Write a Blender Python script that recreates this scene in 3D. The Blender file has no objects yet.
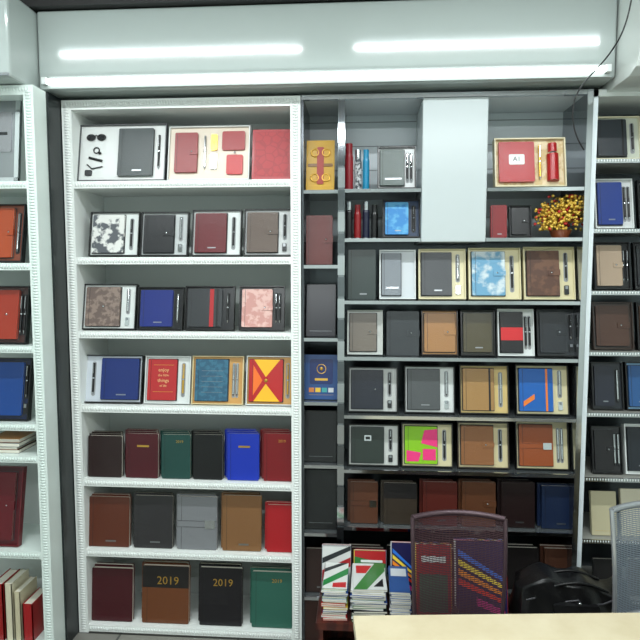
import bpy, bmesh, math, random
from mathutils import Vector, Matrix
random.seed(7)
sc=bpy.context.scene
try: sc.view_settings.view_transform='Standard'
except Exception: pass
# ---------------- camera ----------------
YAW=math.radians(4.0); PIT=math.radians(4.7); F=600.0
C=Vector((0,-2.8,1.82))
fw=Vector((-math.sin(YAW)*math.cos(PIT),math.cos(YAW)*math.cos(PIT),-math.sin(PIT)))
rt=Vector((math.cos(YAW),math.sin(YAW),0)); up=rt.cross(fw)
cd=bpy.data.cameras.new('camera'); cam=bpy.data.objects.new('camera',cd); sc.collection.objects.link(cam)
m=Matrix((rt,up,-fw)).transposed().to_4x4(); m.translation=C; cam.matrix_world=m
cd.sensor_width=36; cd.lens=F/640*36; cd.clip_start=0.05; sc.camera=cam
def U(px,py,Y):
    "survey helper: where a sight line meets the vertical plane y=Y of the real shelving"
    d=fw+rt*((px-320)/F)+up*((320-py)/F)
    return C+d*((Y-C.y)/d.y)
def Uz(px,py,Z):
    d=fw+rt*((px-320)/F)+up*((320-py)/F)
    return C+d*((Z-C.z)/d.z)
# ---------------- materials ----------------
def lin(c):
    return tuple(((v/255)/12.92 if v/255<=0.04045 else ((v/255+0.055)/1.055)**2.4) for v in c)+(1,)
MC={}
def mat(c,r=0.5,me=0.0,bump=0.0,scale=200,em=0,name=None):
    k=(c,r,me,bump,scale,em)
    if k in MC: return MC[k]
    M=bpy.data.materials.new(name or 'mat_%d_%d_%d'%tuple(int(q) for q in c)); M.use_nodes=True
    n=M.node_tree.nodes; l=M.node_tree.links; b=n['Principled BSDF']
    b.inputs['Base Color'].default_value=lin(c); b.inputs['Roughness'].default_value=r; b.inputs['Metallic'].default_value=me
    if em:
        b.inputs['Emission Color'].default_value=lin(c); b.inputs['Emission Strength'].default_value=em
    if bump:
        tc=n.new('ShaderNodeTexCoord'); no=n.new('ShaderNodeTexNoise'); no.inputs['Scale'].default_value=scale
        bp=n.new('ShaderNodeBump'); bp.inputs['Strength'].default_value=bump; bp.inputs['Distance'].default_value=0.002
        l.new(tc.outputs['Object'],no.inputs['Vector']); l.new(no.outputs['Fac'],bp.inputs['Height']); l.new(bp.outputs['Normal'],b.inputs['Normal'])
    MC[k]=M; return M
def pat(c1,c2,scale=25,lo=0.45,hi=0.55,r=0.45,kind='noise'):
    k=('p',c1,c2,scale,lo,hi,r,kind)
    if k in MC: return MC[k]
    M=bpy.data.materials.new('pattern'); M.use_nodes=True
    n=M.node_tree.nodes; l=M.node_tree.links; b=n['Principled BSDF']; b.inputs['Roughness'].default_value=r
    tc=n.new('ShaderNodeTexCoord')
    if kind=='wave':
        no=n.new('ShaderNodeTexWave'); no.inputs['Scale'].default_value=scale; no.inputs['Distortion'].default_value=6; o=no.outputs['Fac']
    elif kind=='vor':
        no=n.new('ShaderNodeTexVoronoi'); no.feature='DISTANCE_TO_EDGE'; no.inputs['Scale'].default_value=scale; o=no.outputs['Distance']
    else:
        no=n.new('ShaderNodeTexNoise'); no.inputs['Scale'].default_value=scale; no.inputs['Detail'].default_value=5; o=no.outputs['Fac']
    cr=n.new('ShaderNodeValToRGB'); cr.color_ramp.elements[0].position=lo; cr.color_ramp.elements[1].position=hi
    cr.color_ramp.elements[0].color=lin(c1); cr.color_ramp.elements[1].color=lin(c2)
    l.new(tc.outputs['Object'],no.inputs['Vector']); l.new(o,cr.inputs['Fac']); l.new(cr.outputs['Color'],b.inputs['Base Color'])
    MC[k]=M; return M
def lea(c): return c if not isinstance(c,tuple) else mat(tuple(v*.86 for v in c),0.3,0,0.3,260)
def gl(c): return c if not isinstance(c,tuple) else mat(c,0.28)
CHR=mat((200,203,206),0.12,1.0); STEEL=mat((150,153,156),0.3,1.0); GOLD=mat((214,170,80),0.3,0.9)
BLK=mat((8,8,10),0.4); WHT=mat((226,230,228),0.45); PAGE=mat((226,222,208),0.8,0,0.3,400)
DKG=mat((24,26,29),0.35)
# ---------------- mesh builder ----------------
class MB:
    def __init__(s): s.v=[];s.f=[];s.mi=[];s.sm=[];s.m=[]
    def mm(s,m):
        if m not in s.m: s.m.append(m)
        return s.m.index(m)
    def add(s,vs,fs,m,sm=False):
        o=len(s.v); k=s.mm(m); s.v+= [Vector(v) for v in vs]
        for f in fs: s.f.append([i+o for i in f]); s.mi.append(k); s.sm.append(sm)
    def box(s,x0,x1,y0,y1,z0,z1,m):
        s.add([(x0,y0,z0),(x1,y0,z0),(x1,y1,z0),(x0,y1,z0),(x0,y0,z1),(x1,y0,z1),(x1,y1,z1),(x0,y1,z1)],
              [(0,3,2,1),(4,5,6,7),(0,1,5,4),(1,2,6,5),(2,3,7,6),(3,0,4,7)],m)
    def prism(s,pts,y0,y1,m):
        n=len(pts)
        s.add([(x,y0,z) for x,z in pts]+[(x,y1,z) for x,z in pts],
              [list(range(n)),list(range(2*n-1,n-1,-1))]+[(i,(i+n),(i+1)%n+n,(i+1)%n) for i in range(n)],m)
    def prismx(s,pts,x0,x1,m):
        n=len(pts)
        s.add([(x0,y,z) for y,z in pts]+[(x1,y,z) for y,z in pts],
              [list(range(n)),list(range(2*n-1,n-1,-1))]+[(i,(i+n),(i+1)%n+n,(i+1)%n) for i in range(n)],m)
    def rr(s,x0,x1,z0,z1,y0,y1,m,r=0.006):
        r=min(r,abs(x1-x0)/2.1,abs(z1-z0)/2.1); p=[]
        for cx,cz,a in ((x1-r,z1-r,0),(x0+r,z1-r,90),(x0+r,z0+r,180),(x1-r,z0+r,270)):
            for k in range(4):
                t=math.radians(a+k*30); p.append((cx+r*math.cos(t),cz+r*math.sin(t)))
        s.prism(p,y0,y1,m)
    def cyl(s,p0,p1,r0,m,r1=None,n=12):
        p0=Vector(p0);p1=Vector(p1); r1=r0 if r1 is None else r1
        q=(p1-p0).to_track_quat('Z','Y'); a=[];b=[]
        for i in range(n):
            t=2*math.pi*i/n; d=q@Vector((math.cos(t),math.sin(t),0)); a.append(p0+d*r0); b.append(p1+d*r1)
        s.add(a+b,[(i,(i+1)%n,(i+1)%n+n,i+n) for i in range(n)],m,True)
        s.add(a,[list(range(n-1,-1,-1))],m); s.add(b,[list(range(n))],m)
    def tube(s,pts,r,m,n=8):
        for i in range(len(pts)-1):
            s.cyl(pts[i],pts[i+1],r,m,n=n)
            if i: s.ball(pts[i],r*1.0,m,1)
    def ball(s,c,r,m,sub=1,sc=(1,1,1)):
        bm=bmesh.new(); bmesh.ops.create_icosphere(bm,subdivisions=sub,radius=r)
        s.add([(v.co.x*sc[0]+c[0],v.co.y*sc[1]+c[1],v.co.z*sc[2]+c[2]) for v in bm.verts],[[v.index for v in f.verts] for f in bm.faces],m,True); bm.free()
    def ring(s,c,R,r,m,n=16,k=6,sz=1.0):
        vs=[];fs=[]
        for i in range(n):
            t=2*math.pi*i/n
            for j in range(k):
                u=2*math.pi*j/k; rr=R+r*math.cos(u)
                vs.append((c[0]+rr*math.cos(t),c[1]+r*math.sin(u),c[2]+rr*math.sin(t)*sz))
        for i in range(n):
            for j in range(k):
                fs.append((i*k+j,((i+1)%n)*k+j,((i+1)%n)*k+(j+1)%k,i*k+(j+1)%k))
        s.add(vs,fs,m,True)
    def text(s,t,cx,cz,size,y,m):
        vs,fs=glyph(t)
        s.add([(cx+a*size,y,cz+b*size) for a,b in vs],fs,m)
    def build(s,name,M=None,parent=None,bevel=0):
        me=bpy.data.meshes.new(name); me.from_pydata([tuple(v) for v in s.v],[],s.f)
        for mt in s.m: me.materials.append(mt)
        for i,p in enumerate(me.polygons): p.material_index=s.mi[i]; p.use_smooth=s.sm[i]
        bm=bmesh.new(); bm.from_mesh(me); bmesh.ops.recalc_face_normals(bm,faces=bm.faces); bm.to_mesh(me); bm.free()
        o=bpy.data.objects.new(name,me); sc.collection.objects.link(o)
        if M is not None: o.matrix_world=M
        if parent: o.parent=parent
        if bevel:
            b=o.modifiers.new('bevel','BEVEL'); b.width=bevel; b.segments=2; b.limit_method='ANGLE'
        return o
GC={}
def glyph(t):
    if t in GC: return GC[t]
    cu=bpy.data.curves.new('t','FONT'); cu.body=t; cu.align_x='CENTER'; cu.align_y='CENTER'; cu.resolution_u=2
    ob=bpy.data.objects.new('t',cu); sc.collection.objects.link(ob); bpy.context.view_layer.update()
    me=ob.to_mesh(); r=([(v.co.x,v.co.y) for v in me.vertices],[list(p.vertices) for p in me.polygons])
    ob.to_mesh_clear(); bpy.data.objects.remove(ob); bpy.data.curves.remove(cu)
    GC[t]=r; return r
# ---------------- stationery ----------------
def deco(b,x0,x1,z0,z1,y,st,cov):
    w=x1-x0;h=z1-z0;e=0.0012
    st=st or 'plain'
    if st!='none': b.box(x0+w*.1,x0+w*.1+.0015,y-.0004,y,z0+.002,z1-.002,BLK)
    if 'plain' in st: b.rr(x0+w*.42,x0+w*.68,z0+h*.1,z0+h*.13,y-.0005,y,STEEL,.001)
    if 'band' in st: b.box(x1-w*.17,x1-w*.11,y-e,y,z0,z1,BLK)
    if 'redband' in st: b.box(x1-w*.36,x1-w*.24,y-e,y,z0,z1,mat((170,30,35),.5))
    if 'strap' in st:
        b.rr(x1-w*.35,x1+.003,z0+h*.44,z0+h*.58,y-.004,y,lea(cov),.004); b.ball((x1-w*.24,y-.004,z0+h*.51),.005,CHR,1,(1,.4,1))
    if 'clasp' in st:
        b.box(x0,x1,y-e,y,z0+h*.42,z0+h*.54,lea(cov)); b.rr(x1-w*.3,x1-w*.05,z0+h*.4,z0+h*.56,y-.004,y,CHR,.003)
        b.box(x0,x1,y-e-.0004,y,z0+h*.535,z0+h*.54,BLK); b.box(x0,x1,y-e-.0004,y,z0+h*.42,z0+h*.425,BLK)
    if 'clip' in st: b.rr(x0+w*.4,x0+w*.62,z0+h*.62,z0+h*.78,y-.003,y,CHR,.003); b.rr(x0+w*.44,x0+w*.58,z0+h*.66,z0+h*.74,y-.0035,y,BLK,.002)
    if 'flap' in st: b.prism([(x0+w*.55,z0),(x1,z0),(x1,z1),(x0+w*.55,z1),(x0+w*.42,z0+h*.5)],y-.002,y,lea(cov)); b.ball((x0+w*.52,y-.003,z0+h*.5),.006,CHR,1,(1,.4,1))
    if 'year' in st: b.text('2019',(x0+x1)/2+w*.05,z0+h*.74,w*.24,y-.001,GOLD)
    if 'mark' in st: b.text('2019',(x0+x1)/2+w*.12,z0+h*.84,w*.13,y-.001,GOLD)
    if 'script' in st:
        for k,(t,s_) in enumerate((('enjoy',.2),('the little',.13),('things',.2),('of life',.13))): b.text(t,(x0+x1)/2+w*.05,z0+h*(.74-.13*k),w*s_*.85,y-.001,mat((232,190,130),.4))
        b.rr(x0+w*.2,x1-w*.1,z0+h*.86,z0+h*.868,y-.0008,y,GOLD,.001); b.rr(x0+w*.2,x1-w*.1,z0+h*.2,z0+h*.208,y-.0008,y,GOLD,.001)
    if 'plate' in st: b.rr(x0+w*.35,x0+w*.72,z0+h*.70,z0+h*.74,y-.0015,y,GOLD,.002)
    if 'two' in st: b.box(x0+.001,x1-.001,y-.0006,y,z0+h*.62,z1-.001,mat((24,20,20),.4,0,.3,260))
    if 'cross' in st:
        Y=mat((240,180,30),.4)
        b.prism([(x0+w*.14,z1),(x0+w*.5,z0+h*.58),(x1-w*.08,z1)],y-e,y,Y); b.prism([(x0+w*.14,z0),(x0+w*.5,z0+h*.42),(x1-w*.08,z0)],y-e,y,Y)
        b.prism([(x0+w*.12,z0+h*.14),(x0+w*.4,z0+h*.5),(x0+w*.12,z0+h*.86)],y-e,y,mat((235,110,30),.4))
        b.ball((x0+w*.5,y-.001,z0+h*.5),.011,GOLD,1,(1,.2,1))
    if 'limes' in st:
        P=mat((235,50,124),.4)
        b.prism([(x0+w*.05,z0+h*.06),(x0+w*.42,z0+h*.06),(x0+w*.5,z0+h*.3),(x0+w*.05,z0+h*.36)],y-e,y,P); b.prism([(x0+w*.5,z0+h*.55),(x1,z0+h*.45),(x1,z1-h*.06),(x0+w*.6,z1-h*.1)],y-e,y,P); b.box(x0+w*.55,x1-w*.05,y-2*e,y-e,z0+h*.1,z0+h*.4,P)
    if 'orange' in st:
        b.prism([(x0+w*.12,z0+h*.10),(x0+w*.45,z0+h*.28),(x0+w*.45,z0+h*.40),(x0+w*.12,z0+h*.22)],y-e,y,mat((226,120,40),.4))
        b.box(x0+w*.78,x0+w*.84,y-e,y,z0,z1,mat((226,120,40),.4))
    if 'redblk' in st:
        b.box(x0+.001,x1-.001,y-e,y,z0+h*.3,z0+h*.62,mat((200,30,36),.4))
    if 'lines' in st:
        for k in range(5): b.box(x0+w*.2,x1-w*.15,y-e,y,z0+h*(.2+.13*k),z0+h*(.2+.13*k)+.0015,lea(cov) if isinstance(cov,tuple) else STEEL)
    if 'steelbar' in st:
        b.box(x0+w*.2,x1-w*.1,y-e,y,z0+h*.15,z0+h*.2,STEEL)  # narrow steel bar near the bottom of the cover
def notebook(b,x0,x1,z0,z1,yf,t,cov,st):
    c=lea(cov)
    b.rr(x0,x1,z0,z1,yf,yf+.0025,c); b.rr(x0,x1,z0,z1,yf+t-.0025,yf+t,c)
    b.box(x0,x0+.003,yf+.001,yf+t-.001,z0+.003,z1-.003,c)
    b.box(x0+.003,x1-.004,yf+.0025,yf+t-.0025,z0+.003,z1-.003,PAGE)
    deco(b,x0,x1,z0,z1,yf,st,cov)
def pen(b,x,z0,z1,y,kind='s'):
    m={'s':CHR,'k':BLK,'g':GOLD,'r':mat((160,25,30),.25),'b':mat((30,60,150),.25)}[kind]; a=CHR if kind!='s' else STEEL
    h=z1-z0
    b.cyl((x,y,z0+h*.08),(x,y,z0+h*.5),.0052,m,n=10); b.cyl((x,y,z0+h*.5),(x,y,z0+h*.54),.0057,a,n=10); b.cyl((x,y,z0+h*.54),(x,y,z1),.0055,m,n=10)
    b.cyl((x,y,z0),(x,y,z0+h*.08),.001,a,.005,n=10); b.box(x-.001,x+.001,y-.009,y-.006,z0+h*.66,z1-.004,a); b.box(x-.001,x+.001,y-.009,y,z1-.006,z1-.003,a)
def lean_place(b,w,h,d,xc,S,Yf,lean,yaw,name,strut=True):
    ca,sa=math.cos(lean),math.sin(lean)
    b.v=[Vector((v.x,v.y*ca+v.z*sa,-v.y*sa+v.z*ca)) for v in b.v]
    mz=min(v.z for v in b.v); b.v=[Vector((v.x,v.y,v.z-mz)) for v in b.v]
    if strut and lean>0.05:
        zz=h*.55*ca; yy=d*ca+h*.55*sa; y0=d*ca+.002
        b.prismx([(y0+.006,0),(y0+.05,0),(yy+.004,zz-.01)],w*.5-.012,w*.5+.012,BLK)
    b.v=[Vector((v.x-w/2,v.y,v.z)) for v in b.v]
    return b.build(name,Matrix.Translation((xc,Yf,S+.0006))@Matrix.Rotation(yaw,4,'Z'))
def dims(x0,x1,yt,S,Yf,lean,d=.03):
    pm=yt+25
    a=U(x0,pm,Yf+.03);b_=U(x1,pm,Yf+.03); w=b_.x-a.x-.004
    zt=U((x0+x1)/2,yt,Yf+.05).z; h=(zt-S-d*math.sin(lean))/math.cos(lean)
    return (a.x+b_.x)/2,w,h
RS=random.Random(3)
def gift(x0,x1,yt,S,Yf,outer,tray,cov,st='plain',pn='s',side='L',lean=.2,yaw=0,frac=.66,name='notebook_gift_set'):
    xc,w,h=dims(x0,x1,yt,S,Yf,lean); d=.03;t=.005; b=MB(); o=gl(outer); tr=gl(tray)
    b.box(0,w,d-.004,d,0,h,o); b.box(0,t,0,d-.004,0,h,o); b.box(w-t,w,0,d-.004,0,h,o); b.box(t,w-t,0,d-.004,0,t,o); b.box(t,w-t,0,d-.004,h-t,h,o)
    b.box(t,w-t,.012,d-.004,t,h-t,tr)
    iw=w-2*t; nw=iw*frac; mg=iw*.045; zb=h*.075; zt=h*.925
    if side=='L': nx0=t+mg; px=t+mg+nw+(iw-nw-mg)/2
    else: nx0=w-t-mg-nw; px=t+(iw-nw-mg)/2
    b.rr(nx0-.004,nx0+nw+.004,zb-.004,zt+.004,.0112,.0122,mat((60,62,64),.6),.004)
    notebook(b,nx0,nx0+nw,zb,zt,-.002,.0135,cov,st)
    if pn:
        v=RS.random(); well=mat((150,152,154),.6) if sum(outer)+sum(tray)>300 else DKG
        if v<.5:
            b.rr(px-.010,px+.010,h*.14,h*.86,.0105,.012,well,.009); pen(b,px,h*.17,h*.83,.007,pn)
        elif v<.8:
            b.rr(px-.010,px+.010,h*.34,h*.9,.0105,.012,well,.009); pen(b,px,h*.37,h*.88,.007,pn)
            b.rr(px-.010,px+.010,h*.1,h*.27,.004,.012,CHR if pn=='s' else DKG,.003); b.box(px-.006,px+.006,.0035,.004,h*.2,h*.26,STEEL)
        else:
            b.rr(px-.016,px-.001,h*.14,h*.86,.0105,.012,well,.007); pen(b,px-.009,h*.17,h*.83,.007,pn); b.rr(px+.001,px+.016,h*.14,h*.86,.0105,.012,well,.007); pen(b,px+.009,h*.17,h*.83,.007,pn)
    return lean_place(b,w,h,d,xc,S,Yf,lean,yaw,name)
def book(x0,x1,yt,S,Yf,cov,st='plain',lean=.1,yaw=0,t=.026,n=1,name='notebook'):
    xc,w,h=dims(x0,x1,yt,S,Yf,lean,t); 
    for k in range(n):
        b=MB(); notebook(b,0,w,0,h*(1+.008*k),0,t,cov,st if k==0 else 'none')
        b.box(w*.3,w*.3+.004,t*.3,t*.4,-.0,.001,mat((160,30,30),.6))
        lean_place(b,w,h,t,xc-.014*k,S,Yf+k*(t+.004),lean,yaw,name,strut=(k==n-1))
K=(9,9,11);W=(214,218,216);CR=(214,204,164);KR=(200,152,88)
# ---------------- room ----------------
RX0,RX1,RY0,RY1,H=-2.15,1.95,-5.2,.36,3.25
wallm=mat((206,214,210),.5,0,.1,60)
def bx(name,x0,x1,y0,y1,z0,z1,m,bevel=0):
    b=MB(); b.box(x0,x1,y0,y1,z0,z1,m); return b.build(name,bevel=bevel)
bx('wall_back',RX0,RX1,RY1,RY1+.1,0,H,wallm); bx('wall_front',RX0,RX1,RY0-.1,RY0,0,H,wallm)
bx('wall_left',RX0-.1,RX0,RY0,RY1,0,H,wallm); bx('wall_right',RX1,RX1+.1,RY0,RY1,0,H,wallm)
bx('ceiling',RX0,RX1,RY0,RY1,H,H+.1,mat((200,202,200),.7))
fm=mat((120,118,112),.3)
n=fm.node_tree.nodes; br=n.new('ShaderNodeTexBrick'); br.offset=0; br.inputs['Scale'].default_value=1; br.inputs['Brick Width'].default_value=.6; br.inputs['Row Height'].default_value=.6
br.inputs['Mortar Size'].default_value=.006; br.inputs['Color1'].default_value=lin((130,128,120)); br.inputs['Color2'].default_value=lin((122,120,114)); br.inputs['Mortar'].default_value=lin((60,60,58))
tc=n.new('ShaderNodeTexCoord'); fm.node_tree.links.new(tc.outputs['Object'],br.inputs['Vector']); fm.node_tree.links.new(br.outputs['Color'],n['Principled BSDF'].inputs['Base Color'])
bx('floor',RX0,RX1,RY0,RY1,-.1,0,fm)
# fascia (glossy panels over the shelving)
fas=mat((172,181,178),.09)
zf0=U(320,84,-.1).z; zf1=U(60,10,-.1).z
xl=U(38,60,-.1).x; xr=U(616,60,-.1).x
b=MB(); b.box(xl,xr,-.1,RY1-.002,zf0,zf1,fas); b.build('trim_fascia_center',bevel=.01)
b=MB(); b.box(xl+.02,xr-.02,-.112,-.1,zf0+.001,zf0+.014,mat((170,178,175),.3)); b.box(xl+.02,xr-.02,-.112,-.1,zf0+.05,zf0+.056,mat((150,156,154),.3)); b.build('trim_fascia_rail')
b=MB(); b.cyl((xl+.05,-.122,zf0+.031),(xr-.05,-.122,zf0+.031),.011,mat((240,250,248),.5,em=6)); b.box(xl+.03,xl+.05,-.135,-.1,zf0+.016,zf0+.046,WHT); b.box(xr-.05,xr-.03,-.135,-.1,zf0+.016,zf0+.046,WHT)
b.build('fascia_tube_light')
b=MB(); b.box(RX0+.002,RX1-.002,-.14,RY1-.002,zf1+.002,H-.002,mat((16,14,14),.5)); b.build('trim_soffit')
zl0=U(10,78,-.3).z
b=MB(); b.box(RX0+.002,xl-.004,-.32,RY1-.004,zl0,zf1-.001,fas); b.build('trim_fascia_left',bevel=.012)
b=MB(); b.box(RX0+.002,xl-.006,-.33,-.321,zl0+.002,zl0+.014,STEEL); b.build('trim_fascia_rail_left')
zr0=U(628,74,-.25).z
b=MB(); acw=mat((212,218,214),.2)
pr=[(RY1-.004,zr0),(-.22,zr0),(-.28,zr0+.02),(-.31,zr0+.08),(-.31,zf1-.05),(-.29,zf1-.001),(RY1-.004,zf1-.001)]
b.prismx(pr,xr+.006,RX1-.004,acw)
for k in range(5): b.box(xr+.05,RX1-.05,-.316,-.31,zr0+.09+.012*k,zr0+.096+.012*k,mat((90,96,96),.4))
b.build('air_conditioner',bevel=.008)
# ---------------- main white bookcase ----------------
white=mat((236,240,237),.35,0,.15,90); wback=mat((212,217,215),.5)
def beadline(b,p0,p1,m,r=.0065,step=.013):
    p0=Vector(p0);p1=Vector(p1);n=int((p1-p0).length/step); d=(p1-p0)
    for i in range(n+1):
        c=p0+d*(i/n); 
        s=(.75,.6,1.7) if abs(d.x)>abs(d.z) else (1.7,.6,.75)
        b.ball(c,r,m,1,s)
def bookcase(name,X0,X1,Yf,Yb,Z0,Z1,shelves,st,th,m,mb):
    b=MB()
    b.box(X0,X0+st,Yf,Yb,Z0,Z1,m); b.box(X1-st,X1,Yf,Yb,Z0,Z1,m); b.box(X0+st,X1-st,Yf,Yb,Z1-th*1.3,Z1,m)
    b.box(X0+st,X1-st,Yb-.012,Yb,Z0,Z1-th*1.3,mb)
    for z in shelves: b.box(X0+st,X1-st,Yf+.002,Yb-.012,z-th,z,m)
    for z in shelves: beadline(b,(X0+st+.012,Yf,z-th/2),(X1-st-.012,Yf,z-th/2),m)
    beadline(b,(X0+.02,Yf,Z1-th*.6),(X1-.02,Yf,Z1-th*.6),m)
    beadline(b,(X0+st/2,Yf,Z0+.02),(X0+st/2,Yf,Z1-.03),m,.009); beadline(b,(X1-st/2,Yf,Z0+.02),(X1-st/2,Yf,Z1-.03),m,.009)
    return b.build(name)
BX0=U(69,330,0).x; BX1=U(301,330,0).x; BZ1=U(180,98,0).z
rows=[180,257,332,407,482,553,629]
SZ=[U(186,p,0).z for p in rows]
bookcase('white_bookcase',BX0,BX1,0,.34,0.0,BZ1,SZ,.047,.034,white,wback)
Y1=.035
S=SZ[0]
def wideset(x0,x1,yt,S,Yf,kind):
    lean=.2; xc,w,h=dims(x0,x1,yt,S,Yf,lean); d=.03; b=MB(); o=gl(W if kind else (60,62,66)); tr=gl((210,212,210) if kind==0 else (214,200,182)); t=.004
    b.box(0,w,d-.004,d,0,h,o); b.box(0,t,0,d-.004,0,h,o); b.box(w-t,w,0,d-.004,0,h,o); b.box(t,w-t,0,d-.004,0,t,o); b.box(t,w-t,0,d-.004,h-t,h,o)
    b.box(t,w-t,.012,d-.004,t,h-t,tr)
    if kind==0:
        notebook(b,w*.46,w*.86,h*.08,h*.92,-.002,.0135,(44,58,58),'plain'); pen(b,w*.92,h*.2,h*.8,.006,'k')
        for sx in (.13,.25): b.ring((w*sx,.007,h*.78),.020,.003,BLK,sz=.75); b.rr(w*sx-.016,w*sx+.016,h*.78-.011,h*.78+.011,.006,.008,mat((30,30,34),.1),.01)
        b.tube([(w*.17,.007,h*.8),(w*.19,.005,h*.82),(w*.21,.007,h*.8)],.002,BLK)
        b.ring((w*.2,.008,h*.55),.014,.003,BLK); b.ball((w*.24,.008,h*.5),.008,BLK); b.cyl((w*.12,.008,h*.42),(w*.27,.008,h*.36),.006,BLK); b.tube([(w*.1,.008,h*.3),(w*.16,.006,h*.22),(w*.28,.008,h*.26)],.003,BLK)
        b.rr(w*.08,w*.16,h*.1,h*.2,.006,.012,DKG)
    else:
        R=(176,36,40)
        notebook(b,w*.08,w*.36,h*.14,h*.88,-.002,.0135,(160,40,40),'strap'); pen(b,w*.45,h*.2,h*.82,.006,'s')
        b.rr(w*.52,w*.60,h*.55,h*.85,.004,.012,GOLD); b.rr(w*.52,w*.60,h*.2,h*.48,.004,.012,CHR); b.text('9',w*.56,h*.68,.03,.003,gl(K))
        b.rr(w*.66,w*.94,h*.55,h*.9,.002,.012,lea(R),.008); b.rr(w*.72,w*.92,h*.1,h*.46,.002,.012,lea((214,40,42)),.008); b.ball((w*.82,.001,h*.5),.006,CHR)
    lean_place(b,w,h,d,xc,S,Yf,lean,0,'office_gift_set')
wideset(78,166,124,S,Y1,0); wideset(168,250,126,S,Y1,1)
def redbox(x0,x1,yt,S,Yf,c,st,name='gift_box',lean=.2,edge=None):
    xc,w,h=dims(x0,x1,yt,S,Yf,lean); b=MB(); b.rr(0,w,0,h,0,.012,gl(c),.003); b.rr(.003,w-.003,.003,h-.003,.012,.03,gl(edge or c),.003)
    b.box(w*.12,w*.88,-.0006,0,h*.1,h*.104,GOLD if st else STEEL)
    if 'weave' in st:
        b.rr(w*.06,w*.94,h*.06,h*.94,-.001,0,pat((150,26,34),(166,34,40),28,.04,.1,.4,'vor'),.003)
    if 'crest' in st:
        b.rr(w*.14,w*.86,h*.34,h*.9,-.001,0,gl((26,44,96)),.01); b.ring((w*.5,-.001,h*.68),.022,.002,GOLD); b.ball((w*.5,-.001,h*.68),.010,GOLD,1,(1,.2,1)); b.rr(w*.3,w*.7,h*.42,h*.47,-.002,-.001,GOLD,.002)
        for i,c3 in enumerate([(200,120,60),(220,180,60),(60,150,150),(200,202,204)]): b.box(w*(.12+.2*i),w*(.28+.2*i),-.001,0,h*.16,h*.26,gl(c3))
    if 'orn' in st:
        for i in range(4): b.ring((w*(.3+.4*(i%2)),-.001,h*(.25+.5*(i//2))),.018,.004,GOLD)
        b.rr(w*.38,w*.62,h*.12,h*.86,-.004,0,gl((150,40,30)))
        b.rr(w*.06,w*.94,h*.47,h*.53,-.003,0,gl((120,80,30)))
    return lean_place(b,w,h,.03,xc,S,Yf,lean,0,name)
redbox(252,292,129,S,Y1,(160,28,36),'weave')
fl=pat((80,84,90),(214,214,210),17,.44,.50,.45); taup=pat((104,88,82),(138,120,110),40)
S=SZ[1]
gift(90,140,212,S,Y1,K,W,fl,'none','k'); gift(141,189,212,S,Y1,K,(186,190,190),(28,30,34),'strap','s'); gift(192,242,210,S,Y1,K,W,(108,14,24),'plain','k'); gift(244,293,209,S,Y1,K,(200,202,202),(100,82,70),'strap','k')
S=SZ[2]
gift(83,137,284,S,Y1,K,W,taup,'flap','s'); gift(138,184,287,S,Y1,K,(22,24,28),(26,46,134),'plain','s',frac=.74); gift(185,235,286,S,Y1,K,(22,24,28),(48,52,56),'redband','k',frac=.72); gift(239,285,286,S,Y1,K,(22,22,24),pat((196,142,134),(216,176,168),30),'strap','k',frac=.7)
S=SZ[3]
gift(84,143,355,S,Y1,K,(200,206,214),(22,48,124),'plain','k','R'); gift(145,191,356,S,Y1,W,W,(204,44,48),'script','g','L'); gift(192,244,356,S,Y1,(214,196,150),KR,pat((36,84,110),(50,104,128),50),'lines','s'); gift(246,294,356,S,Y1,W,KR,(208,30,32),'cross','g',frac=.74)
S=SZ[4]
for a in [(90,124,434,(42,20,20),'none'),(127,160,432,(80,14,26),'plate'),(163,192,433,(30,76,70),'mark'),(194,224,433,(18,18,20),'none'),(228,260,432,(22,56,194),'plate'),(264,294,432,(136,20,28),'mark')]:
    book(a[0],a[1],a[2],S,Y1,a[3],a[4],.08,random.uniform(-.02,.02),.026,3)
S=SZ[5]
for a in [(90,131,495,(104,48,28),'plain'),(135,174,494,(52,50,52),'plain'),(178,218,495,(140,142,146),'clasp'),(223,262,494,(146,102,62),'plain'),(267,295,503,(190,24,34),'none')]:
    book(a[0],a[1],a[2],S,Y1,a[3],a[4],.1,0,.024,2)
S=SZ[6]
for a in [(93,134,566,(74,14,24),'none'),(143,190,564,(118,66,34),'two year'),(200,243,566,(22,18,24),'year'),(252,293,570,(48,108,92),'mark')]:
    book(a[0],a[1],a[2],S,Y1,a[3],a[4],.1,0,.028,2)
# ---------------- right display unit ----------------
GX0=BX1+.004; GX1=U(584,330,0).x; GYb=.34
db=mat((82,88,92),.2,.6); lb=mat((222,230,234),.3)
xd=U(341,330,0).x
b=MB()
rowsR=[188,238,301,358,417,472,530,592]; SR=[U(460,p,0.0).z for p in rowsR]
b.box(GX0,GX1,GYb-.01,GYb,0,SR[1],db); b.box(GX0,GX1,GYb-.01,GYb,SR[1],BZ1,lb)
zz=SR[1]
while zz<BZ1-.1:
    zz+=.12; b.box(GX0,GX1,GYb-.012,GYb-.0095,zz,zz+.004,mat((140,146,150),.4))
b.box(xd-.014,xd+.014,0,GYb-.012,0,BZ1,mat((150,154,158),.12,.95))
k=0; z=.1
while z<BZ1-.1: b.box(xd-.016,xd+.016,-.006,0,z,z+.09,CHR if k%2 else mat((120,124,128),.1,1.0)); z+=.1; k+=1
b.box(GX1-.02,GX1,0,GYb-.012,0,BZ1,mat((150,154,158),.1,.95)); b.box(GX1-.022,GX1+.002,-.008,0,0,BZ1,CHR)
b.box(GX0,GX0+.01,0,GYb-.012,0,BZ1,mat((90,94,98),.2,.8))
b.box(GX0,GX1,-.004,.02,BZ1-.02,BZ1,CHR); b.box(GX0,GX1,.02,GYb-.012,BZ1-.012,BZ1,lb)
px0=U(422,170,0).x; px1=U(487,170,0).x
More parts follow.
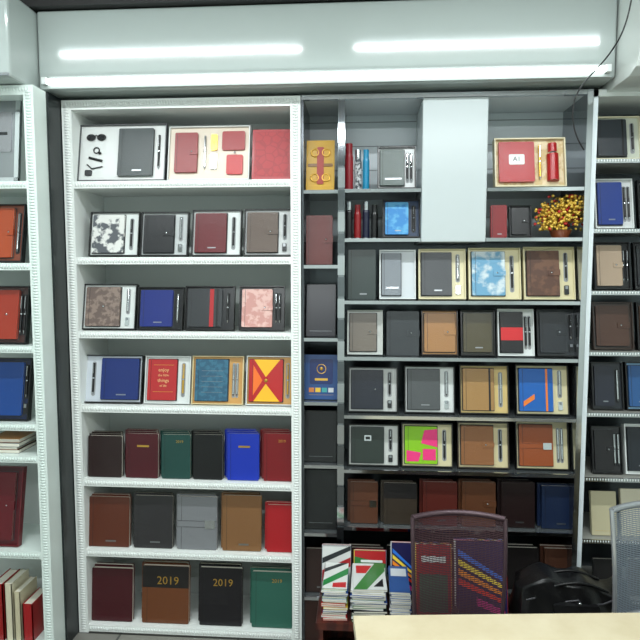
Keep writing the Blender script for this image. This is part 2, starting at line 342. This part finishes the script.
def shelfG(x0,x1,z): b.box(x0,x1,.004,GYb-.012,z-.012,z,mat((110,116,118),.15,.6)); b.box(x0,x1,-.004,.004,z-.016,z,CHR)
for i,z in enumerate(SR):
    if i<2: shelfG(xd+.014,px0-.002,z); shelfG(px1+.002,GX1-.02,z)
    else: shelfG(xd+.014,GX1-.02,z)
rowsN=[190,265,338,402,465,533,597]; SN=[U(320,p,0.0).z for p in rowsN]
for z in SN: shelfG(GX0+.01,xd-.014,z)
b.box(xd+.014,GX1-.02,.01,.03,0.0,SR[-1]-.02,mat((58,34,28),.4)); b.box(GX0+.01,xd-.014,.01,.03,0,SN[-1]-.02,mat((58,34,28),.4))
for k in range(1,4):
    xx=xd+(GX1-xd)*k/4; b.box(xx-.002,xx+.002,.006,.01,.02,SR[-1]-.03,BLK); b.cyl((xx-.05,.0,.2),(xx-.05,.0,.32),.006,CHR)
b.build('mirrored_display_shelf')
b=MB(); b.box(px0,px1,-.006,GYb-.014,SR[1]-.018,BZ1-.022,mat((192,200,201),.22)); b.build('column_cover_panel',bevel=.004)
Yr=.04
def nb(x0,x1,yt,S,cov,st='plain',**k): book(x0,x1,yt,S,Yr,cov,st,.1,0,.02,1,**k)
redbox(306,335,140,SN[0],Yr,(190,146,30),'orn'); nb(306,333,216,SN[1],(106,40,36),'strap'); redbox(306,336,284,SN[2],Yr,(20,20,30),'')
redbox(305,338,354,SN[3],Yr,(36,72,126),'crest'); redbox(305,337,410,SN[4],Yr,(12,12,14),''); redbox(305,337,470,SN[5],Yr,(10,10,12),''); nb(306,333,546,SN[6],(60,40,36))
def flask(px,r,yt,S,c,Yf=.09,name='vacuum_flask',cap=CHR):
    X=U(px,yt+25,Yf).x; h=U(px,yt,Yf).z-S; b=MB(); m=gl(c)
    b.cyl((0,0,0),(0,0,.006),r,CHR,n=20); b.cyl((0,0,.006),(0,0,h*.72),r,m,n=20); b.cyl((0,0,h*.72),(0,0,h*.78),r,m,r*.85,n=20); b.cyl((0,0,h*.78),(0,0,h),r*.82,cap,n=20)
    b.build(name,Matrix.Translation((X,Yf,S+.0005)))
S=SR[0]
flask(349,.020,144,S,(140,20,32),cap=gl((140,20,32))); flask(358,.017,150,S,pat((50,56,64),(200,202,204),60)); flask(366,.016,150,S,(20,130,170),cap=gl((20,130,170)))
gift(377,416,147,S,Yr,K,(204,206,206),(92,106,102),'steelbar','k')
def bottle_set(x0,x1,yt,S,Yf):
    lean=.2; xc,w,h=dims(x0,x1,yt,S,Yf,lean,.045); d=.045; b=MB(); o=gl((206,196,160)); t=.006
    b.box(0,w,d-.004,d,0,h,o); b.box(0,t,0,d-.004,0,h,o); b.box(w-t,w,0,d-.004,0,h,o); b.box(t,w-t,0,d-.004,0,t,o); b.box(t,w-t,0,d-.004,h-t,h,o)
    b.box(t,w-t,.018,d-.004,t,h-t,pat((206,180,130),(226,206,170),30))
    notebook(b,w*.06,w*.56,h*.1,h*.92,.0,.018,(194,20,28),'none'); b.rr(w*.2,w*.42,h*.45,h*.66,-.001,0,WHT,.006); b.text('A1',w*.31,h*.56,.03,-.002,gl(K))
    pen(b,w*.64,h*.15,h*.85,.008,'g'); x=w*.82
    b.cyl((x,.008,h*.12),(x,.008,h*.66),.026,gl((166,16,24)),n=20); b.cyl((x,.008,h*.66),(x,.008,h*.7),.026,CHR,.02,n=20); b.cyl((x,.008,h*.7),(x,.008,h*.88),.02,gl((166,16,24)),n=20)
    lean_place(b,w,h,d,xc,S,Yf,lean,0,'bottle_and_notebook_gift_set')
bottle_set(494,566,138,S,.04)
S=SR[1]
for i,(p,c) in enumerate([(349,(24,20,24)),(357.5,(140,20,26)),(366,(20,24,50)),(374.5,(16,16,18))]): flask(p,.0165,202+i%2*3,S,c,cap=gl(c) if i%2 else CHR)
gift(382,420,200,S,Yr,K,(34,54,84),pat((30,124,190),(80,160,205),20),'plain','k')
nb(489,506,206,S,(146,16,24)); gift(508,531,206,S,Yr,K,(20,20,24),(16,16,20),'strap',None,frac=.8)
b=MB()
b.cyl((0,0,0),(0,0,.035),.035,gl((120,60,30)),.05,n=16)
b.cyl((0,0,.035),(0,0,.038),.046,mat((60,40,24),.9),n=16)
br1=mat((96,60,30),.7); tips=[]
for i in range(13):
    a=i*2.4; e=Vector((math.cos(a)*.10*random.uniform(.3,1),math.sin(a)*.035,.07+.09*random.random())); b.tube([(0,0,.03),tuple(e*.5+Vector((0,0,.03))),tuple(e)],.004,br1,6); tips.append(e)
gb=mat((226,190,80),.3,.1); rb=mat((180,36,36),.3); g2=mat((200,160,56),.3,.1)
for i in range(760):
    e=random.choice(tips); p=e+Vector((random.gauss(0,.028),random.gauss(0,.014),random.gauss(0,.026)))
    p.x=max(-.118,min(.112,p.x)); p.y=max(-.05,min(.06,p.y)); p.z=max(.04,min(.19,p.z))
    b.ball(tuple(p),random.uniform(.006,.0085),rb if random.random()<.14 else random.choice((gb,g2)),1)
b.build('money_tree_bonsai',Matrix.Translation((U(560,238,.065).x,.065,S+.0005)))
S=SR[2]
nb(348,376,250,S,(58,70,68)); gift(379,416,250,S,Yr,W,(190,196,200),(136,144,152),'steelbar',None,frac=.55); gift(418,466,249,S,Yr,CR,CR,(66,70,74),'plain','s')
gift(468,521,248,S,Yr,CR,CR,pat((100,154,186),(200,212,216),14),'strap','k'); gift(523,575,247,S,Yr,CR,CR,pat((82,52,38),(104,70,50),20),'strap','k')
S=SR[3]
gift(347,383,310,S,Yr,(196,200,196),(196,198,194),(122,112,100),'strap',None,frac=.8); nb(386,419,311,S,(70,74,78),'strap'); gift(421,458,310,S,Yr,(50,38,30),(184,132,76),(184,130,74),'strap',None,frac=.9)
gift(460,495,310,S,Yr,K,(50,50,40),(82,74,46),'plain',None,frac=.88); gift(497,534,309,S,Yr,W,W,(16,16,20),'redblk','k'); gift(536,578,309,S,Yr,K,(44,48,52),(38,42,48),'strap','k')
S=SR[4]
gift(348,398,367,S,Yr,K,(186,188,186),(28,34,48),'strap','k'); gift(404,455,366,S,Yr,K,W,(88,92,94),'plain','s'); gift(459,509,365,S,Yr,K,(208,182,120),(186,142,84),'band','s'); gift(515,569,365,S,Yr,K,CR,(16,106,200),'orange','s')
S=SR[5]
gift(348,399,424,S,Yr,K,(198,200,196),(42,54,48),'clip','k'); gift(401,453,423,S,Yr,K,CR,(156,224,20),'limes','k'); gift(457,509,422,S,Yr,(50,40,32),(210,196,154),(160,104,60),'strap','k'); gift(515,569,421,S,Yr,K,CR,(168,82,36),'clasp','s')
S=SR[6]
for a in [(350,378,480,(100,58,38),'clasp'),(383,417,481,(64,54,44),'two'),(422,457,480,(98,38,30),'plain'),(461,495,480,(104,62,38),'strap'),(500,534,480,(36,20,20),'plain'),(540,576,484,(26,42,74),'plain')]:
    book(a[0],a[1],a[2],S,Yr,a[3],a[4],.1,0,.022,2)
S=SR[7]
for a in [(351,384,545,(54,32,28),'plain'),(389,424,546,(22,20,22),'band'),(429,462,546,(74,22,24),'plain'),(467,500,546,(64,42,32),'plain'),(505,538,545,(30,26,26),'strap'),(543,574,546,(84,52,38),'plain')]:
    book(a[0],a[1],a[2],S,Yr,a[3],a[4],.1,0,.022,2)
# ---------------- far right unit ----------------
FX0=GX1+.006; FX1=RX1-.01
rowsF=[159,229,291,352,413,478,540,600]; SF=[U(612,p,0.0).z for p in rowsF]
b=MB(); b.box(FX0,FX1,GYb-.01,GYb,0,BZ1,db); b.box(FX0,FX0+.02,0,GYb-.01,0,BZ1,lb); b.box(FX1-.02,FX1,0,GYb-.01,0,BZ1,lb); b.box(FX0,FX1,0,GYb-.01,BZ1-.03,BZ1,white)
for z in SF: b.box(FX0+.02,FX1-.02,.004,GYb-.01,z-.014,z,mat((150,150,144),.4)); b.box(FX0+.02,FX1-.02,-.004,.004,z-.018,z,CHR)
for z in SF: beadline(b,(FX0+.03,-.004,z-.008),(FX1-.03,-.004,z-.008),white,.004,.012)
b.box(FX0+.02,FX1-.02,.01,.03,0,SF[-1]-.02,mat((58,34,28),.4)); b.build('mirrored_display_shelf')
gift(593,640,117,SF[0],Yr,(206,200,170),(190,194,180),(48,54,60),'band','k'); gift(644,690,117,SF[0],Yr,W,W,(120,40,40),'band','k')
gift(594,633,179,SF[1],Yr,W,(206,208,208),(36,64,146),'plain','k',frac=.68); gift(637,680,180,SF[1],Yr,K,(36,38,42),(26,28,32),'plain','k')
gift(593,630,242,SF[2],Yr,K,(24,24,26),(190,166,142),'strap','k',frac=.74); gift(633,675,242,SF[2],Yr,K,(30,30,32),(36,38,42),'strap','k')
gift(592,633,302,SF[3],Yr,(52,38,32),(56,44,38),(82,54,42),'strap',None,frac=.86); gift(636,676,302,SF[3],Yr,K,(30,30,32),(100,70,54),'plain','s')
gift(591,623,362,SF[4],Yr,K,(38,42,48),(38,42,56),'plain','s'); gift(625,662,362,SF[4],Yr,K,(120,160,190),(44,96,156),'plain','s')
gift(591,622,426,SF[5],Yr,K,(40,40,42),(30,28,32),'strap','s'); gift(624,664,424,SF[5],Yr,W,W,(36,42,50),'plain','k')
redbox(590,616,490,SF[6],Yr,(190,182,150),'x'); redbox(620,656,488,SF[6],Yr,(208,202,178),'x'); nb(591,620,556,SF[7],(36,34,36)); nb(625,656,556,SF[7],(84,74,64))
# ---------------- left unit ----------------
YL=-.22
LX1=U(42,330,YL).x; LZ1=zl0-.004; LX0=RX0+.01
rowsL=[181,263,346,424,456,552,640]; SL=[U(14,p,YL).z for p in rowsL if p<630]+[.06]
lw=mat((222,233,228),.3,0,.1,90)
bookcase('white_bookcase',LX0,LX1,YL,.1,0,LZ1,SL,.045,.032,lw,wback)
bx('trim_gap_shade',LX1+.001,LX1+.010,-.115,RY1-.004,0,LZ1,mat((22,30,31),.35))  # dark strip standing in for the shadowed gap beside the main bookcase
YI=YL+.04
def lg(x0,x1,yt,i,*a,**k): gift(x0,x1,yt,SL[i],YI,*a,**k)
b=MB()
S=SL[0]; xc,w,h=dims(-22,19,82,S,YI,.12); b.rr(0,w,0,h,.006,.02,STEEL,.003)
for q in ((0,w,0,.02),(0,w,h-.02,h),(0,.02,0,h),(w-.02,w,0,h)): b.rr(q[0],q[1],q[2],q[3],0,.01,CHR,.003)
b.rr(w*.2,w*.8,h*.3,h*.7,.002,.006,mat((150,150,154),.25,.8)); b.rr(w*.3,w*.7,h*.47,h*.5,.001,.002,DKG,.002)
lean_place(b,w,h,.02,xc,S,YI,.12,0,'silver_award_plaque')
lg(-6,24,204,1,K,(120,60,40),(186,76,34),'strap','s',frac=.62); lg(-44,-9,204,1,K,W,(60,60,64),'strap','s')
lg(-8,28,286,2,K,(60,30,26),(176,56,34),'flap','k',frac=.72); lg(-44,-11,286,2,K,W,(60,90,64),'strap','s')
lg(-10,30,358,3,K,(20,32,66),(18,72,152),'lines','k',frac=.8)
def flatstack(x0,x1,Yc,S,cols,dz,dep,name,jit=.008,rot=0.0,top=None):
    a=U(x0,430,Yc).x;c=U(x1,430,Yc).x; w=c-a; b=MB(); z=0
    for ii,cc in enumerate(cols):
        s0=len(b.v)
        jx=random.uniform(-jit,jit);jy=random.uniform(-jit,jit); t=dz*random.uniform(.8,1.2); e=min(.0012,t*.2)
        b.box(-w/2,w/2,-dep/2,dep/2,z,z+e,gl(cc)); b.box(-w/2+.001,w/2-.001,-dep/2+.001,dep/2-.001,z+e,z+t-e,PAGE)
        b.box(-w/2,w/2,-dep/2,dep/2,z+t-e,z+t,gl(cc)); b.box(-w/2,-w/2+.002,-dep/2,dep/2,z,z+t,gl(cc)); z+=t
        if top and ii==len(cols)-1: top(b,w,dep,z)
        an=random.uniform(-rot,rot); ca,sa=math.cos(an),math.sin(an)
        for i in range(s0,len(b.v)):
            v=b.v[i]; b.v[i]=Vector((v.x*ca-v.y*sa+jx,v.x*sa+v.y*ca+jy,v.z))
    b.build(name,Matrix.Translation(((a+c)/2,Yc,S+.0006)))
    return z
flatstack(0,30,YI+.1,SL[4],[(50,30,30),(186,100,44),(24,44,84),(200,140,80)],.018,.2,'notebook_stack')
lg(-20,20,468,5,(100,20,30),(80,16,26),(104,16,28),'strap',None,frac=.8)
for x0,x1,c,yt in ((-8,3,(150,30,30),584),(5,12,(214,206,180),584),(14,20,(200,190,160),592),(22,32,(160,26,30),604)):
    b=MB(); a=U(x0,600,YI).x;c2=U(x1,600,YI).x; h=U(x0,yt,YI).z-SL[6]; w=c2-a
    b.rr(0,w*.1,0,h,0,.15,gl(c),.001); b.rr(w*.9,w,0,h,0,.15,gl(c),.001); b.box(0,w,0,.003,0,h,gl(c)); b.box(w*.1,w*.9,.003,.147,.003,h-.003,PAGE)
    b.build('upright_book',Matrix.Translation((a,YI,SL[6]+.0006)))
# ---------------- low table with magazines ----------------
tx0=U(318,600,-.3).x; tx1=U(516,600,-.3).x; TZ=.37; TY=-.44
wood=pat((86,40,30),(60,26,22),6,.3,.7,.35,'wave')
b=MB(); b.rr(tx0,tx1,TZ-.03,TZ,TY,-.04,wood,.004)
b.box(tx0+.01,tx0+.03,TY+.01,-.05,0,TZ-.03,wood); b.box(tx1-.03,tx1-.01,TY+.01,-.05,0,TZ-.03,wood); b.box(tx0+.03,tx1-.03,-.07,-.05,0,TZ-.03,wood); b.box(tx0+.03,tx1-.03,TY+.01,-.07,.06,.075,wood)
b.build('low_side_table')
def R(): return random.choice([(220,222,220),(206,210,212),(190,50,44),(50,110,60),(34,70,140),(220,190,70),(214,216,214),(170,180,190),(30,30,34)])
def mk(polys):
    def f(b,w,d,z):
        for k,(p,m) in enumerate(polys): b.add([(x*w,y*d,z+.0004+.0003*k) for x,y in p],[list(range(len(p)))],gl(m))
    return f
FULL=[(-.5,-.5),(.5,-.5),(.5,.5),(-.5,.5)]
top1=mk([(FULL,(214,216,212)),([(-.5,-.2),(.5,.3),(.5,.05),(-.5,-.42)],(40,130,66)),([(-.5,.1),(.5,.5),(.2,.5),(-.5,.25)],(30,34,38)),([(-.1,-.45),(.45,-.45),(.45,-.25),(-.1,-.3)],(190,40,44))])
top2=mk([(FULL,(206,210,208)),([(-.5,-.5),(-.1,-.5),(.5,.2),(.5,.5),(.2,.5)],(60,120,60)),([(-.4,.1),(-.1,.1),(.1,.4),(-.4,.4)],(190,44,46)),([(.1,-.4),(.4,-.4),(.4,-.1)],(24,26,30))])
top3=mk([(FULL,(44,80,140)),([(-.4,.1),(.4,.1),(.4,.4),(-.4,.4)],(206,210,212))])
flatstack(324,348,-.315,TZ,[R() for i in range(16)],.0085,.22,'magazine_stack',.004,.05,top1)
flatstack(353,386,-.315,TZ,[R() for i in range(17)],.0085,.22,'magazine_stack',.006,.05,top2)
flatstack(391,411,-.315,TZ,[(44,80,140),(210,212,214)]*8,.0085,.22,'magazine_stack',.003,.03,top3)
def magazine(px0,px1,yt,Yf,S,kind,n=7,yaw=0):
    xc,w,h=dims(px0,px1,yt,S,Yf,.22,.004)
    b=MB()
    for j in range(n):
        y=j*.006; ox=random.uniform(-.004,.004)
        b.box(ox,w+ox,y,y+.0006,0,h,gl(R())); b.box(ox,w-.001+ox,y+.0006,y+.0044,.001,h-.001,PAGE); b.box(ox,w+ox,y+.0044,y+.005,0,h,gl(R()))
    y=-.0008
    if kind==0:
        b.box(0,w,y,0,0,h,gl((210,212,210))); b.prism([(0,h*.45),(w,h*.75),(w,h*.55),(0,h*.2)],y-.001,y,gl((170,40,44))); b.prism([(0,h*.72),(w,h),(w,h*.9),(0,h*.6)],y-.001,y,gl((30,36,40)))
        for i in range(12): b.ring((w*(.05+.08*i),y,h),.004,.0012,STEEL,8,4)
    elif kind==3:
        b.box(0,w,y,0,0,h,gl((50,120,60))); b.prism([(0,h),(w,h),(w,h*.7),(0,h*.86)],y-.001,y,gl((176,36,40))); b.rr(w*.2,w*.9,h*.72,h*.78,y-.0015,y-.001,WHT,.003)
    elif kind==1:
        b.box(0,w,y,0,0,h,gl((34,32,78)))
        for i,c in enumerate([(230,60,44),(250,150,44),(250,220,70),(50,120,220),(210,50,140)]): b.prism([(w*.05,h*(.45+.12*i)),(w*.95,h*(.22+.09*i)),(w*.95,h*(.27+.09*i)),(w*.05,h*(.53+.12*i))] if i<4 else [(w*.4,h*.2),(w*.95,h*.06),(w*.95,h*.14),(w*.4,h*.3)],y-.001,y,gl(c))
    else:
        b.box(0,w,y,0,0,h,gl((150,40,44))); b.rr(w*.1,w*.9,h*.1,h*.6,y-.001,y,gl((60,100,80)),.004); b.rr(w*.15,w*.85,h*.76,h*.84,y-.001,y,WHT,.003)
    lean_place(b,w,h,n*.006,xc,S,Yf,.22,yaw,'magazine_pile')
magazine(322,351,546,-.20,TZ,0,5); magazine(354,386,551,-.20,TZ,3,5)
magazine(391,413,544,-.20,TZ,1,5)
magazine(416,452,548,-.40,TZ,2); magazine(456,508,545,-.40,TZ,1)
# ---------------- desk (stands at a slight angle to the shelves) ----------------
DZ=.75; A=Uz(353,615,DZ); B=Uz(640,612,DZ); ang=math.atan2(B.y-A.y,B.x-A.x); DL=1.55; DW=.62
marb=pat((214,202,172),(202,188,156),9,.3,.7,.25)
cream=mat((196,184,154),.35)
de=bpy.data.objects.new('office_desk',None); sc.collection.objects.link(de)
b=MB(); b.box(0,DL,-DW,0,DZ-.035,DZ,marb); b.build('desk_top',parent=de,bevel=.004)
b=MB(); b.box(.02,.045,-DW+.03,-.03,0,DZ-.035,cream); b.box(DL-.045,DL-.02,-DW+.03,-.03,0,DZ-.035,cream); b.box(.045,DL-.045,-DW+.08,-DW+.1,.2,DZ-.035,cream)
b.box(DL-.42,DL-.045,-DW+.1,-.05,.12,DZ-.035,cream); b.box(DL-.40,DL-.06,-.05,-.04,.45,DZ-.05,marb); b.cyl((DL-.28,-.03,.6),(DL-.18,-.03,.6),.006,CHR)
b.build('desk_frame',parent=de)
de.matrix_world=Matrix.Translation((A.x,A.y,0))@Matrix.Rotation(ang,4,'Z')
# ---------------- office chairs ----------------
def chair(X,Y,rot,w,h,topz,fr,mesh):
    e=bpy.data.objects.new('office_chair',None); sc.collection.objects.link(e)
    z0=topz-h; hw=w/2
    def cy(x,z):
        u=x/hw; v=(z-z0)/h; return -.05*(u*u) + .05+ .05*(v-.5)**2 + .03*v
    b=MB(); L=[];Rr=[]
    def wd(i): return hw*(.94+.06*math.sin(i/12*math.pi*.5))
    for i in range(13):
        z=z0+h*i/12; ww=wd(i); L.append((-ww,cy(-ww,z),z)); Rr.append((ww,cy(ww,z),z))
    T=[(L[-1][0]+(Rr[-1][0]-L[-1][0])*i/10,cy(L[-1][0]+(Rr[-1][0]-L[-1][0])*i/10,topz),topz+.003*math.sin(i/10*math.pi)) for i in range(11)]
    B=[(a[0]*.9,cy(a[0],z0),z0-.005) for a in T]
    b.tube(L,.008,fr); b.tube(Rr,.008,fr); b.tube(T,.011,fr); b.tube([L[0]]+B+[Rr[0]],.010,fr)
    b.build('back_frame',parent=e)
    b=MB(); z=z0+.006
    while z<topz-.004:
        i=(z-z0)/h*12; ww=wd(i)
        vs=[];fs=[];N=10
        for k in range(N+1):
            x=-ww+2*ww*k/N; y=cy(x,z); vs+=[(x,y-.001,z),(x,y+.001,z),(x,y+.001,z+.0034),(x,y-.001,z+.0034)]
        for k in range(N):
            o=k*4
            for j in range(4): fs.append((o+j,o+(j+1)%4,o+4+(j+1)%4,o+4+j))
        b.add(vs,fs,mesh); z+=.0066
    for k in range(1,24):
        x=-hw*.92+2*hw*.92*k/24; p=[(x,cy(x,z0+h*i/6)+.0016,z0+h*i/6) for i in range(7)]
        b.tube(p,.0009,mesh,4)
    b.build('mesh_back',parent=e)
    sz=.46; b=MB(); b.rr(-.21,.21,0,.36,0,.055,mat((30,28,32),.8,0,.5,200),.07)
    b.v=[Vector((v.x,-.01-v.z,sz-v.y)) for v in b.v]; b.build('seat',parent=e,bevel=.012)
    b=MB()
    b.tube([(0,-.1,sz-.065),(0,.04,sz-.07),(0,.09,sz),(0,cy(0,z0)+.01,z0+.02)],.014,fr)
    b.cyl((0,-.18,.1),(0,-.18,sz-.06),.024,CHR); b.box(-.08,.08,-.26,.02,sz-.08,sz-.056,BLK)
    for i in range(5):
        a=i*2*math.pi/5+math.pi/2; p=Vector((math.cos(a)*.25,-.18+math.sin(a)*.25,.07)); b.tube([(0,-.18,.11),tuple(p)],.016,fr); b.cyl((p.x-.02,p.y,.028),(p.x+.02,p.y,.028),.027,BLK); b.cyl((p.x,p.y,.03),(p.x,p.y,.07),.008,CHR)
    b.build('base',parent=e)
    e.matrix_world=Matrix.Translation((X,Y,0))@Matrix.Rotation(rot,4,'Z')
cp=U(461,523,-.60)
chair(cp.x,-.60,math.radians(2),.35,.40,cp.z,mat((84,66,72),.3,.4),mat((70,48,54),.5))
cp=U(669,514,-.72)
chair(cp.x,-.72,math.radians(8),.36,.38,cp.z,mat((170,174,178),.3,.6),mat((120,130,140),.6))
# ---------------- bag on stool ----------------
bpx=U(570,600,-.34); BY=-.34
b=MB()
b.cyl((0,0,.35),(0,0,.39),.16,mat((50,30,26),.5),n=24)
for i in range(4):
    a=math.pi/4+i*math.pi/2; b.tube([(math.cos(a)*.12,math.sin(a)*.12,.35),(math.cos(a)*.15,math.sin(a)*.15,.012)],.012,BLK)
b.build('round_stool',Matrix.Translation((bpx.x,BY,0)))
bm=bmesh.new(); bmesh.ops.create_cube(bm,size=1); bmesh.ops.subdivide_edges(bm,edges=bm.edges[:],cuts=11,use_grid_fill=True)
for v in bm.verts:
    u=v.co.z+.5; x0=v.co.x
    v.co.x*=.50*(1-.08*u)*(1-.2*abs(v.co.y)); v.co.y*=.22*(1-.35*u)*(1-.5*abs(x0)**2); v.co.z=u*.165*(1-.6*x0*x0*u)
    v.co.z+=.012*math.sin(v.co.x*32)*u+.026*u*math.exp(-((v.co.x+.1)/.07)**2)-.02*u*math.exp(-((v.co.x-.12)/.05)**2); v.co.y+=.010*math.sin(v.co.x*45+v.co.z*30)
bag=MB(); bag.add([tuple(v.co) for v in bm.verts],[[v.index for v in f.verts] for f in bm.faces],mat((10,10,12),.35,0,.6,60),True); bm.free()
for y in (-.05,.05):
    bag.tube([(-.13+.26*i/12,y-.03*math.sin(i/12*math.pi),.13+.05*math.sin(i/12*math.pi)) for i in range(13)],.006,BLK)
bag.tube([(-.2+.4*i/8,-.078+.01*math.sin(i),.1+.01*math.sin(i*2)) for i in range(9)],.004,mat((60,60,64),.3))
bag.rr(-.1,.08,.03,.1,-.11,-.08,mat((20,20,22),.4),.01); bag.ball((0,-.11,.11),.008,CHR)
bag.build('black_handbag',Matrix.Translation((bpx.x,BY,.3905)))
# ---------------- hanging cable ----------------
cu=bpy.data.curves.new('hanging_cable','CURVE'); cu.dimensions='3D'; cu.bevel_depth=.003; sp=cu.splines.new('NURBS')
P=[U(x,y,-.34) if i<3 else U(x,y,-.16) for i,(x,y) in enumerate(((632,-4),(628,20),(618,45),(596,70),(578,88),(571,110),(574,135),(584,150)))]
sp.points.add(len(P)-1)
for i,p in enumerate(P): sp.points[i].co=(p.x,p.y,p.z,1)
sp.use_endpoint_u=True; cu.materials.append(BLK); o=bpy.data.objects.new('hanging_cable',cu); sc.collection.objects.link(o)
# ---------------- lights ----------------
def tube(name,x0,x1,y,z,P):
    b=MB(); b.box(x0-.02,x1+.02,y-.03,y+.03,z+.02,H-.001,WHT); b.cyl((x0,y,z),(x1,y,z),.013,mat((235,248,255),.5,em=9)); b.box(x0-.02,x0,y-.02,y+.02,z-.016,z+.02,WHT); b.box(x1,x1+.02,y-.02,y+.02,z-.016,z+.02,WHT)
    b.build(name)
    L=bpy.data.lights.new('lamp','AREA'); L.shape='RECTANGLE'; L.size=x1-x0; L.size_y=.04; L.energy=P; L.color=(.94,.995,1.0)
    o=bpy.data.objects.new('tube_lamp',L); o.location=((x0+x1)/2,y,z-.018); sc.collection.objects.link(o)
tube('ceiling_tube_light',-1.9,-.38,-1.18,3.19,27)
tube('ceiling_tube_light',-.05,1.42,-1.18,3.19,27)
tube('ceiling_tube_light',-1.5,-.1,-3.4,3.19,52)
tube('ceiling_tube_light',.1,1.5,-3.4,3.19,52)
w=bpy.data.worlds.new('world'); sc.world=w; w.use_nodes=True; w.node_tree.nodes['Background'].inputs[0].default_value=(.8,.85,.85,1); w.node_tree.nodes['Background'].inputs[1].default_value=.3
